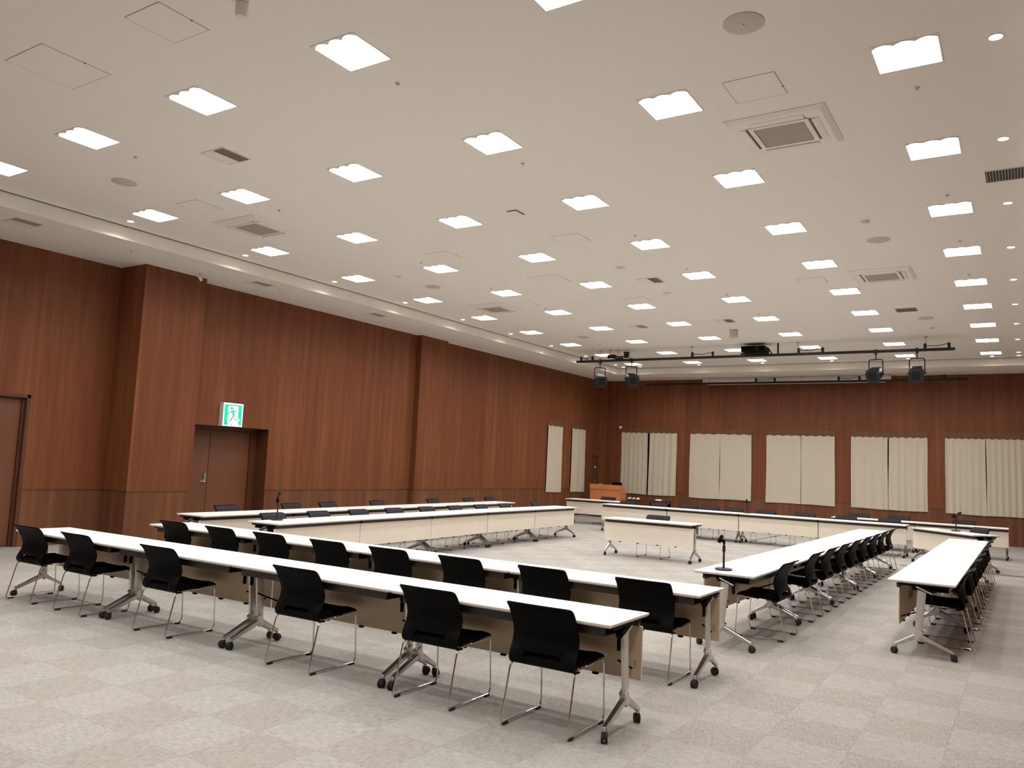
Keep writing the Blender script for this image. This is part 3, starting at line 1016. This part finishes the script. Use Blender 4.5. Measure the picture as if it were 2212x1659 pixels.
# ------------------------------------------------------------------ tables
def build_table(L):
    """flip-top training table; length along x, modesty panel on +y, users on -y"""
    P = {}
    hx, y0, y1, zt = L / 2, -.30, .30, .72
    R = []
    for z, k in ((zt - .026, .016), (zt - .016, .002), (zt - .004, 0), (zt, .003)):
        R.append([(-hx + k, y0 + k, z), (hx - k, y0 + k, z), (hx - k, y1 - k, z), (-hx + k, y1 - k, z)])
    top = MB().rings(R[:3]).mesh('table_edge', 'table_edge')
    lam = MB().rings([[(x, y, z) for x, y, z in R[2]], R[3]]).mesh('table_laminate', 'table_white')
    P['edge'], P['top'] = top, lam
    P['beam'] = MB().box(-hx + .03, hx - .03, .190, .222, .644, .6945, .006).mesh('hinge_beam', 'dark_beam')
    P['panel'] = MB().box(-hx + .004, hx - .004, .195, .211, .288, .643, .0025).mesh('modesty_panel', 'panel_cream')
    tr = MB()
    tr.box(-hx + .075, hx - .075, -.235, .09, .628, .634)
    tr.box(-hx + .075, hx - .075, .08, .09, .634, .675)
    tr.box(-hx + .075, hx - .075, -.235, -.227, .634, .694)
    P['tray'] = tr.mesh('book_tray', 'dark_beam')
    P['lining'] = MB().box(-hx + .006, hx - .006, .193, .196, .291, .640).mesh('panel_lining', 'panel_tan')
    P['clip'] = MB().box(-.022, .022, .183, .215, .274, .290, .004).mesh('panel_clip', 'black_plastic')
    P['clip_x'] = [-hx * .62, -hx * .22, hx * .22, hx * .62]
    # one leg, mirrored by rotation of the mesh data for the other end
    for sgn, key in ((-1, 'leg_a'), (1, 'leg_b')):
        x = sgn * (hx - .042)
        po = MB()
        po.bar((x, -.005, .655), (x, .032, .225), .030, .080, .030, .062)
        po.bar((x, .005, .250), (x, .058, .165), .050, .065, .040, .060)
        a = MB()
        a.bar((x, .035, .205), (x, -.265, .083), .040, .052, .034, .028)
        a.bar((x, .040, .200), (x, .240, .088), .038, .048, .034, .028)
        for yy in (-.262, .237):
            a.tube([(x, yy, .088), (x, yy, .060)], .013, 10)
        P[key] = (po.mesh('leg_post', 'aluminium', True, 30), a.mesh('leg_arms', 'polished', True, 30))
        br = MB()
        br.bar((x, -.09, .625), (x, .08, .682), .05, .045, .05, .05)
        br.box(x - .028, x + .028, -.24, .20, .672, .695, .004)
        br.box(x - .010, x + .010, -.10, -.072, .525, .640, .003)
        br.bar((x - sgn * .03, -.03, .45), (x - sgn * .03, .19, .36), .012, .012, .012, .012)
        P[key + '_bracket'] = br.mesh('fold_bracket', 'black_plastic')
        ed = MB()
        ed.bar((x + sgn * .03, -.095, .612), (x + sgn * .03, .045, .668), .006, .012, .006, .012)
        P[key + '_edge'] = ed.mesh('bracket_edge', 'aluminium')
    return P


cs = MB()
for sx in (-1, 1):
    cs.lathe([(.027, sx * .0125 - .0085), (.031, sx * .0125 - .006), (.031, sx * .0125 + .006), (.027, sx * .0125 + .0085)], 14, (0, .012, .031), 'x')
cs.box(-.006, .006, -.018, .036, .028, .062, .002)
cs.lathe([(.017, .044), (.017, .066)], 12, (0, 0, 0))
caster_me = cs.mesh('caster', 'black_rubber', True)
TB = {}


def table(x, y, rz, L, label, group):
    if L not in TB:
        TB[L] = build_table(L)
    P = TB[L]
    o = thing('training_table', label, 'table', (x, y, 0), rz, group)
    tp = obj('tabletop', P['top'], o)
    obj('edge_band', P['edge'], tp)
    obj('hinge_beam', P['beam'], o)
    pn = obj('modesty_panel', P['panel'], o)
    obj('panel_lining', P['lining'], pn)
    for cx in P['clip_x']:
        obj('panel_clip', P['clip'], pn, (cx, 0, 0))
    obj('book_tray', P['tray'], o)
    for sgn, key in ((-1, 'leg_a'), (1, 'leg_b')):
        lg = obj('leg', P[key][0], o)
        obj('leg_base', P[key][1], lg)
        bk = obj('fold_bracket', P[key + '_bracket'], o)
        obj('bracket_edge', P[key + '_edge'], bk)
        xx = sgn * (L / 2 - .042)
        for yy in (-.262, .237):
            obj('caster', caster_me, lg, (xx, yy, 0), random.choice((-1, 1)) * random.uniform(.1, 1.2) if yy > 0 else random.uniform(-.5, .5) + PI)
    return o


def printed_mark(tb, L):
    mk = MB()
    x0, z0 = L / 2 - .060, .355

    def st(pts, w_=.0035):
        for p, q in zip(pts, pts[1:]):
            mk.bar((x0 + p[0], .1925, z0 + p[1]), (x0 + q[0], .1925, z0 + q[1]), .0006, w_, .0006, w_, Vector((0, 1, 0)))
    st([(.004, .058), (.009, .058)])
    st([(.014, .058), (.020, .058)], .006)
    st([(.002, .050), (.001, .040), (.006, .036), (.012, .042), (.012, .050), (.006, .052)])
    st([(.004, .030), (.012, .032), (.018, .026), (.016, .020)])
    st([(.0, .014), (.022, .015)], .002)
    st([(.0, .006), (.016, .007)], .002)
    pn = [c for c in tb.children if c.name.startswith('modesty_panel')][0]
    obj('printed_mark', mk.mesh('printed_mark', 'ink_grey'), pn)


G_T = 'white folding tables set in a square'
for k in range(4):
    tb_ = table(-8.55 + 1.818 * k, 4.96, 0, 1.808, 'white table in the nearest row, %s from the left' % ORD[k + 1], G_T)
printed_mark(tb_, 1.808)
for k in range(4):
    tb_ = table(-8.55 + 1.818 * k, 6.58, 0, 1.808, 'white table in the second row from the camera, %s from the left' % ORD[k + 1], G_T)
printed_mark(tb_, 1.808)
for k in range(5):
    table(-2.515, 8.79 + 1.87 * k, PI / 2, 1.865, 'white table in the inner right-hand row, %s from the camera' % ORD[k + 1], G_T)
for k in range(4):
    table(-0.895, 9.835 + 1.87 * k, PI / 2, 1.865, 'white table in the outer right-hand row, %s from the camera' % ORD[k + 1], G_T)


def chain(pts, Lt, lab, off):
    for k, (a, b) in enumerate(zip(pts, pts[1:])):
        a, b = Vector(a), Vector(b)
        d = (b - a).normalized()
        n = Vector((-d.y, d.x))          # towards -x, the users' side
        c = (a + b) / 2 + n * off
        # local +y must point to +x side: local x = -d
        rz = math.atan2(-d.y, -d.x)
        table(c.x, c.y, rz, round((b - a).length - .006, 2), lab % ORD[k + 1], G_T)


chain([(-8.70, 7.74), (-8.83, 9.60), (-8.92, 11.53), (-9.06, 13.52), (-9.11, 15.45), (-9.13, 17.33)], 1.865, 'white table in the inner left-hand row, %s from the camera', .30)
chain([(-10.26, 7.68), (-10.36, 9.60), (-10.50, 11.55), (-10.64, 13.50), (-10.78, 15.45), (-10.92, 17.35)], 1.865, 'white table in the outer left-hand row, %s from the camera', .30)
for k in range(4):
    table(-8.845 + 1.875 * k, 20.15, PI, 1.865, 'white table in the inner far row, %s from the left' % ORD[k + 1], G_T)
table(-10.885, 21.90, PI, 1.89, 'white table in the outermost far row in front of the lectern', G_T)
for k in range(2):
    table(-3.248 + 1.908 * k, 21.90, PI, 1.90, 'white table in the outermost far row at the right, %s from the left' % ORD[k + 1], G_T)
table(-6.115, 14.68, PI, 1.82, 'single white table standing alone in the middle of the square', G_T)
table(-1.32, 18.83, math.atan2(.714, -.70) + PI * 0, 1.79, 'white table standing at an angle in the far right corner', G_T)


# ------------------------------------------------------------------ chairs
def spline(ctrl, n):
    """Catmull-Rom through control points"""
    P = [Vector(c) for c in ctrl]
    P = [P[0] * 2 - P[1]] + P + [P[-1] * 2 - P[-2]]
    out = []
    segs = len(P) - 3
    for i in range(n + 1):
        s_ = i / n * segs
        k = min(int(s_), segs - 1)
        q = s_ - k
        p0, p1, p2, p3 = P[k:k + 4]
        out.append(0.5 * (2 * p1 + (p2 - p0) * q + (2 * p0 - 5 * p1 + 4 * p2 - p3) * q * q + (3 * p1 - p0 - 3 * p2 + p3) * q ** 3))
    return out


BACK = [(-.115, .396), (-.165, .400), (-.196, .428), (-.198, .470), (-.184, .530), (-.172, .600), (-.178, .665), (-.200, .722), (-.232, .768), (-.262, .792), (-.285, .800)]


def back_surface(nu, prof, inset=0.0, fwd=0.0):
    rows = []
    for p in prof:
        y, z = p.x, p.y
        hw = .243 - inset
        e_ = Vector((y + .285, z - .800)).length          # distance from the top edge
        r = .045
        if e_ < r:
            d = r - e_
            hw = hw - r + math.sqrt(max(0, r * r - d * d))
        wrap = .042 * max(0, min(1, (z - .40) / .12)) * (1 - .8 * max(0, min(1, (z - .58) / .12)))
        row = []
        for i in range(nu + 1):
            s_ = -1 + 2 * i / nu
            x = s_ * hw
            q = abs(x) / .243
            yy = y + wrap * q ** 2.2 + fwd
            # shallow hollow around the hand slot
            e = ((x / .175) ** 4 + ((z - .456) / .045) ** 4)
            if e < 1 and fwd == 0:
                yy += .016 * (1 - e) ** .7
            row.append((x, yy, z))
        rows.append(row)
    return rows


def shell_mesh(name, rows, th, material, hole=None):
    bm = bmesh.new()
    V = [[bm.verts.new(p) for p in r] for r in rows]
    for j in range(len(V) - 1):
        for i in range(len(V[0]) - 1):
            q = [V[j][i], V[j][i + 1], V[j + 1][i + 1], V[j + 1][i]]
            c = sum((v.co for v in q), Vector()) / 4
            if hole and hole(c):
                continue
            bm.faces.new(q)
    bmesh.ops.recalc_face_normals(bm, faces=bm.faces[:])
    bmesh.ops.solidify(bm, geom=bm.faces[:], thickness=th)
    bmesh.ops.recalc_face_normals(bm, faces=bm.faces[:])
    for f in bm.faces:
        f.smooth = True
    for e in bm.edges:
        if len(e.link_faces) == 2 and e.calc_face_angle(0) > math.radians(55):
            e.smooth = False
    me = bpy.data.meshes.new(name)
    bm.to_mesh(me)
    bm.free()
    me.materials.append(MATS[material])
    return me


prof = spline(BACK, 34)
CH = {}
CH['backrest'] = shell_mesh('chair_back', back_surface(28, prof), .011, 'black_plastic',
                            lambda c: (abs(c.x) < .136 and .441 < c.z < .474) or (abs(c.x) < .122 and .430 < c.z < .484))
pad_prof = [p for p in prof if .515 < p.y < .792]
CH['back_pad'] = shell_mesh('chair_back_pad', back_surface(16, pad_prof, .016, .013), .009, 'charcoal_mesh')
# seat: rounded cushion, waterfall front
seat = MB()
R = []
for y, zt, zb, hw in ((-.185, .430, .412, .20), (-.175, .452, .404, .222), (-.12, .463, .402, .234), (-.03, .458, .404, .238), (.06, .457, .408, .238),
                      (.14, .464, .414, .240), (.195, .462, .418, .243), (.232, .449, .420, .243), (.252, .430, .416, .236)):
    mid = (zt + zb) / 2
    R.append([(-hw, y, mid), (-hw + .006, y, zb + (mid - zb) * .35), (-hw + .03, y, zb), (0, y, zb - .003), (hw - .03, y, zb), (hw - .006, y, zb + (mid - zb) * .35), (hw, y, mid),
              (hw - .008, y, zt - (zt - mid) * .3), (hw - .04, y, zt), (hw * .45, y, zt - .007), (0, y, zt - .009), (-hw * .45, y, zt - .007), (-hw + .04, y, zt), (-hw + .008, y, zt - (zt - mid) * .3)])
seat.rings(R)
CH['seat'] = seat.mesh('chair_seat', 'black_fabric', True, 60)
# the sled legs
r_ = .0062
for sgn, key in ((-1, 'sled_l'), (1, 'sled_r')):
    x = sgn * .243
    CH[key] = MB().tube([(x * .90, -.05, .398), (x * .93, -.150, .400), (x * .985, -.180, .375), (x, -.262, .022), (x, -.250, .0155), (x, .240, .0155), (x, .258, .05), (x * .985, .236, .415), (x * .93, .16, .412), (x * .90, .02, .402)],
                        r_, 8, .030, 4).mesh('sled_leg', 'chrome', True)
cr = MB()
cr.tube([(-.22, .10, .406), (.22, .10, .406)], .006, 8)
cr.tube([(-.22, -.10, .398), (.22, -.10, .398)], .006, 8)
CH['rod'] = cr.mesh('cross_rods', 'chrome', True)
CH['foot'] = MB().box(-.0105, .0105, -.028, .028, 0, .0175, .003).mesh('foot_pad', 'black_rubber')


def chair(x, y, rz, label, group, dz=0):
    o = thing('stacking_chair', label, 'chair', (x, y, 0), rz, group)
    bk = obj('backrest', CH['backrest'], o)
    obj('back_pad', CH['back_pad'], bk)
    obj('seat', CH['seat'], o)
    obj('cross_rods', CH['rod'], o)
    for key, sgn in (('sled_l', -1), ('sled_r', 1)):
        lg = obj('sled_leg', CH[key], o)
        for yy in (-.212, .212):
            obj('foot_pad', CH['foot'], lg, (sgn * .243, yy, 0))
    return o


def jit(a=.012):
    return random.uniform(-a, a)


for k, x in enumerate((-9.045, -8.10, -6.73, -4.92, -3.58, -2.66)):
    chair(x, 4.81, jit(), 'black chair at the nearest row of tables, %s from the left' % ORD[k + 1], 'chairs at the nearest row')
for k, x in enumerate((-8.91, -8.02, -7.17, -6.26, -5.41, -4.52, -3.62, -2.665)):
    chair(x, 6.47, jit(), 'black chair at the second row of tables, %s from the left' % ORD[k + 1], 'chairs at the second row')
for k, y in enumerate((8.86, 10.28, 11.22, 12.15, 13.09, 14.04, 14.97, 15.88, 16.79)):
    chair(-2.385 + (.02 if k == 0 else 0), y, PI / 2 + jit(), 'black chair in the inner right-hand row, %s from the camera' % ORD[k + 1], 'chairs at the inner right row')
for k, y in enumerate((9.90, 11.27, 12.24, 13.20, 14.16, 15.10, 16.05)):
    chair(-0.765, y, PI / 2 + jit(), 'black chair in the outer right-hand row, %s from the camera' % ORD[k + 1], 'chairs at the outer right row')
for k, y in enumerate((8.35, 9.32, 10.28, 11.25, 12.24, 13.21, 14.19, 15.18, 16.67)):
    chair(-9.30 - .045 * (y - 8.3), y, -PI / 2 + .04 + jit(), 'dark chair at the inner left-hand row, %s from the camera' % ORD[k + 1], 'chairs at the inner left row')
for k, y in enumerate((8.78, 10.27, 11.24, 12.76, 14.81, 16.37, 17.41)):
    chair(-10.92 - .07 * (y - 8.8), y, -PI / 2 + .06 + jit(), 'dark chair at the outer left-hand row, %s from the camera' % ORD[k + 1], 'chairs at the outer left row')
for k, x in enumerate((-9.40, -8.47, -7.62, -7.05, -6.43, -5.60, -4.65, -3.70, -2.75)):
    chair(x, 20.60, PI + jit(), 'dark chair behind the inner far row of tables, %s from the left' % ORD[k + 1], 'chairs at the inner far row')
for k, x in enumerate((-10.88, -3.70, -2.76, -1.33)):
    chair(x, 22.40, PI + jit(), 'dark chair behind the outermost far row of tables, %s from the left' % ORD[k + 1], 'chairs at the outermost far row')
chair(-6.18, 14.93, PI + .02, 'dark chair behind the single table in the middle', 'other chairs')
chair(-1.01, 19.34, math.atan2(-.70, -.714) - PI / 2, 'dark chair behind the angled table in the far right corner', 'other chairs')


# ------------------------------------------------------------------ microphone stands
def mic_stand(x, y, label, rz, with_mic, boom=False):
    o = thing('microphone_stand', label, 'microphone stand', (x, y, .7205), rz, 'desk microphone stands')
    obj('base', MB().lathe([(.086, 0), (.086, .014), (.080, .018), (.012, .021)], 28).mesh('stand_base', 'black_metal', True), o)
    po = MB()
    po.lathe([(.0115, .018), (.0105, .17), (.0155, .185), (.0165, .235), (.0105, .245), (.008, .262)], 12)
    obj('pole', po.mesh('stand_pole', 'black_metal', True), o)
    cl = MB()
    cl.box(-.010, .010, -.012, .012, .255, .302, .003)
    cl.bar((-.01, 0, .285), (-.045, 0, .30), .016, .03, .016, .03, Vector((0, 1, 0)))
    clip = obj('swivel', cl.mesh('swivel', 'black_plastic'), o)
    hold = MB()
    a, b = Vector((-.055, 0, .270)), Vector((-.018, 0, .345))
    t_ = (b - a).normalized()
    n = t_.cross(Vector((0, 1, 0)))
    R = []
    for p, rr in ((a, .020), (b, .016)):
        R.append([tuple(p + (n * math.cos(q * PI / 6) + Vector((0, 1, 0)) * math.sin(q * PI / 6)) * rr) for q in range(12)])
    hold.rings(R, False)
    hold.rings([[tuple(Vector(v) + (Vector(v) - (a if k == 0 else b)) * -.18) for v in r] for k, r in enumerate(R)], False)
    obj('clip', hold.mesh('mic_clip', 'black_plastic', True), clip)
    if with_mic:
        mc = MB()
        s0, s1 = Vector((-.065, 0, .262)) + Vector((-.03, 0, -.02)), Vector((.07, 0, .40))
        d = (s1 - s0).normalized()
        mcn = thing('microphone', with_mic, 'microphone', (x, y, .7205), rz, 'microphones on desk stands')
        if boom:
            s0, s1 = Vector((-.07, 0, .30)), Vector((.09, 0, .385))
            d = (s1 - s0).normalized()
        obj('handle', MB().tube([s0, s1 - d * .05], .013, 10).mesh('mic_handle', 'black_metal', True), mcn)
        hd = MB()
        R = []
        e1 = d.cross(Vector((0, 1, 0)))
        for hh, rr in ((-.055, .014), (-.04, .022), (-.015, .025), (.0, .021), (.012, .008)):
            R.append([tuple(s1 + d * hh + (e1 * math.cos(q * PI / 6) + Vector((0, 1, 0)) * math.sin(q * PI / 6)) * rr) for q in range(12)])
        hd.rings(R)
        obj('head', hd.mesh('mic_head', 'lamp_black', True), mcn)


mic_stand(-2.60, 8.12, 'black desk microphone stand with empty clip on the nearest inner right table', 0.55, None)
mic_stand(-9.22, 8.15, 'black desk microphone stand on the nearest inner left table', -.5, 'black microphone on the stand at the inner left tables')
mic_stand(-5.93, 20.30, 'black desk microphone stand with empty clip on the far table', 1.3, None)
mic_stand(-1.26, 18.95, 'black desk microphone stand on the angled corner table', .1, 'black microphone on the stand at the angled corner table', True)

# ------------------------------------------------------------------ lectern and what stands on it
LXc, LYf = -12.305, 25.3
o = thing('lectern', 'orange wooden lectern in the far left corner', 'lectern', (LXc, LYf, 0))
hw = .573
mb = MB()
mb.box(-hw, hw, 0, .025, .07, .935)
obj('front_panel', mb.mesh('lectern_front', 'lectern_wood'), o)
obj('top_fascia', MB().box(-hw - .012, hw + .012, -.012, .025, .945, 1.117, .004).mesh('lectern_fascia', 'lectern_wood'), o)
for sx in (-1, 1):
    x0, x1 = (hw - .025, hw) if sx > 0 else (-hw, -hw + .025)
    obj('side_panel', MB().prism([(.026, .07), (.026, 1.112), (.06, 1.112), (.50, .95), (.50, .07)], x0, x1, lambda a, b, z: (z, a, b)).mesh('lectern_side', 'lectern_wood'), o)
obj('desk_top', MB().prism([(.03, 1.065), (.03, 1.085), (.48, .935), (.48, .915)], -hw + .026, hw - .026, lambda a, b, z: (z, a, b)).mesh('lectern_desk', 'lectern_wood'), o)
obj('plinth', MB().box(-hw + .02, hw - .02, .04, .47, 0, .069).mesh('lectern_plinth', 'dark_beam'), o)
o = thing('monitor', 'small black monitor standing on the orange lectern', 'monitor', (-11.98, 25.55, 1.013))
obj('screen', MB().box(-.19, .19, -.012, .012, .045, .20, .006).mesh('monitor_screen', 'black_plastic'), o)
obj('stand', MB().prism([(-.06, .05), (.10, .0), (.10, -.03), (-.06, .02)], -.06, .06, lambda a, b, z: (z, a, b)).mesh('monitor_stand', 'black_plastic'), o)
o = thing('notebook', 'thin dark folder lying on the orange lectern', 'folder', (-12.475, 25.36, 1.082))
obj('cover', MB().prism([(-.02, .008), (.20, -.062), (.20, -.045), (-.02, .045)], -.16, .16, lambda a, b, z: (z, a, b)).mesh('folder_cover', 'black_rubber'), o)
obj('paper', MB().prism([(-.022, .040), (.06, .012), (.06, .028), (-.022, .052)], -.12, .04, lambda a, b, z: (z, a, b)).mesh('folder_paper', 'paper_white'), o)
# low equipment carts by the far wall
for x, kind in ((-11.27, 'brown'), (-10.35, 'black')):
    o = thing('equipment_cart', 'low brown cart with white papers behind the far tables' if kind == 'brown' else 'low black equipment cart with white labels behind the far tables',
              'cart', (x, 25.5, 0), 0, 'equipment carts by the far wall')
    hw = .25 if kind == 'brown' else .30
    m_ = 'door_frame' if kind == 'brown' else 'black_metal'
    for z in (.14, .42, .66):
        obj('shelf', MB().box(-hw, hw, -.2, .2, z, z + .025, .004).mesh('cart_shelf', m_), o)
    for sx in (-1, 1):
        for sy in (-1, 1):
            lg = obj('leg', MB().box(sx * (hw - .015) - .012, sx * (hw - .015) + .012, sy * .18 - .012, sy * .18 + .012, .06, .684).mesh('cart_leg', m_), o)
            obj('caster', caster_me, lg, (sx * (hw - .015), sy * .18, 0))
    if kind == 'black':
        obj('amplifier', MB().box(-hw + .02, hw - .02, -.19, .19, .445, .60, .006).mesh('cart_amp', 'black_plastic'), o)
        for k in range(5):
            obj('knob', MB().lathe([(.014, -.21), (.014, -.19)], 8, (-.18 + k * .09, 0, .53), 'y').mesh('cart_knob', 'aluminium'), o)
cards = [(-11.40, .09, 'left'), (-11.24, .06, 'middle'), (-11.10, .09, 'right')]
for x, w_, q in cards:
    o = thing('paper_card', 'small white paper card on the brown cart, %s of three' % q, 'paper', (x, 25.40, .6855), random.uniform(-.3, .3), 'paper cards on the carts')
    obj('sheet', MB().box(-w_ / 2, w_ / 2, -.10, .10, 0, .004).mesh('card_sheet', 'paper_white'), o)
    obj('fold', MB().prism([(-.10, .004), (.0, .05), (.10, .004), (.09, .004), (.0, .045), (-.09, .004)], -w_ / 2, w_ / 2, lambda a, b, z: (z, a, b)).mesh('card_fold', 'paper_white'), o)
o = thing('paper_card', 'white paper card lying on the black cart', 'paper', (-10.37, 25.42, .6855), .1, 'paper cards on the carts')
obj('sheet', MB().box(-.11, .11, -.12, .12, 0, .004).mesh('card_sheet', 'paper_white'), o)
obj('fold', MB().prism([(-.10, .004), (.0, .04), (.10, .004), (.09, .004), (.0, .036), (-.09, .004)], -.10, .10, lambda a, b, z: (z, a, b)).mesh('card_fold', 'paper_white'), o)

# ------------------------------------------------------------------ cables on the floor
tag(obj('floor_cable', MB().tube([(-2.2, 18.16, .005), (-.59, 18.10, .005), (.4, 18.17, .005), (1.66, 18.12, .005)], .005, 6, .3).mesh('floor_cable', 'black_rubber', True)),
    'thin black cable running across the carpet at the far right', 'cable')
tag(obj('microphone_cable', MB().tube([(-5.95, 20.05, .005), (-6.0, 20.9, .005), (-5.98, 22.3, .005), (-5.95, 23.9, .005)], .005, 6, .3).mesh('microphone_cable', 'black_rubber', True)),
    'thin black cable on the carpet under the far tables', 'cable')
tag(obj('stand_cable', MB().tube([(-1.25, 18.86, .7225), (-1.36, 18.82, .7225), (-1.50, 18.93, .7225), (-1.56, 19.08, .7225)], .003, 6, .06).mesh('stand_cable', 'black_rubber', True)),
    'thin microphone cable lying on the angled corner table', 'cable')
tag(obj('wall_sensor', MB().lathe([(.03, -.035), (.05, -.03), (.05, 0)], 14, (-12.53, YF, 3.19), 'y').mesh('wall_sensor', 'fixture_white', True)),
    'small round white sensor on the far wall, left of the curtains', 'sensor')
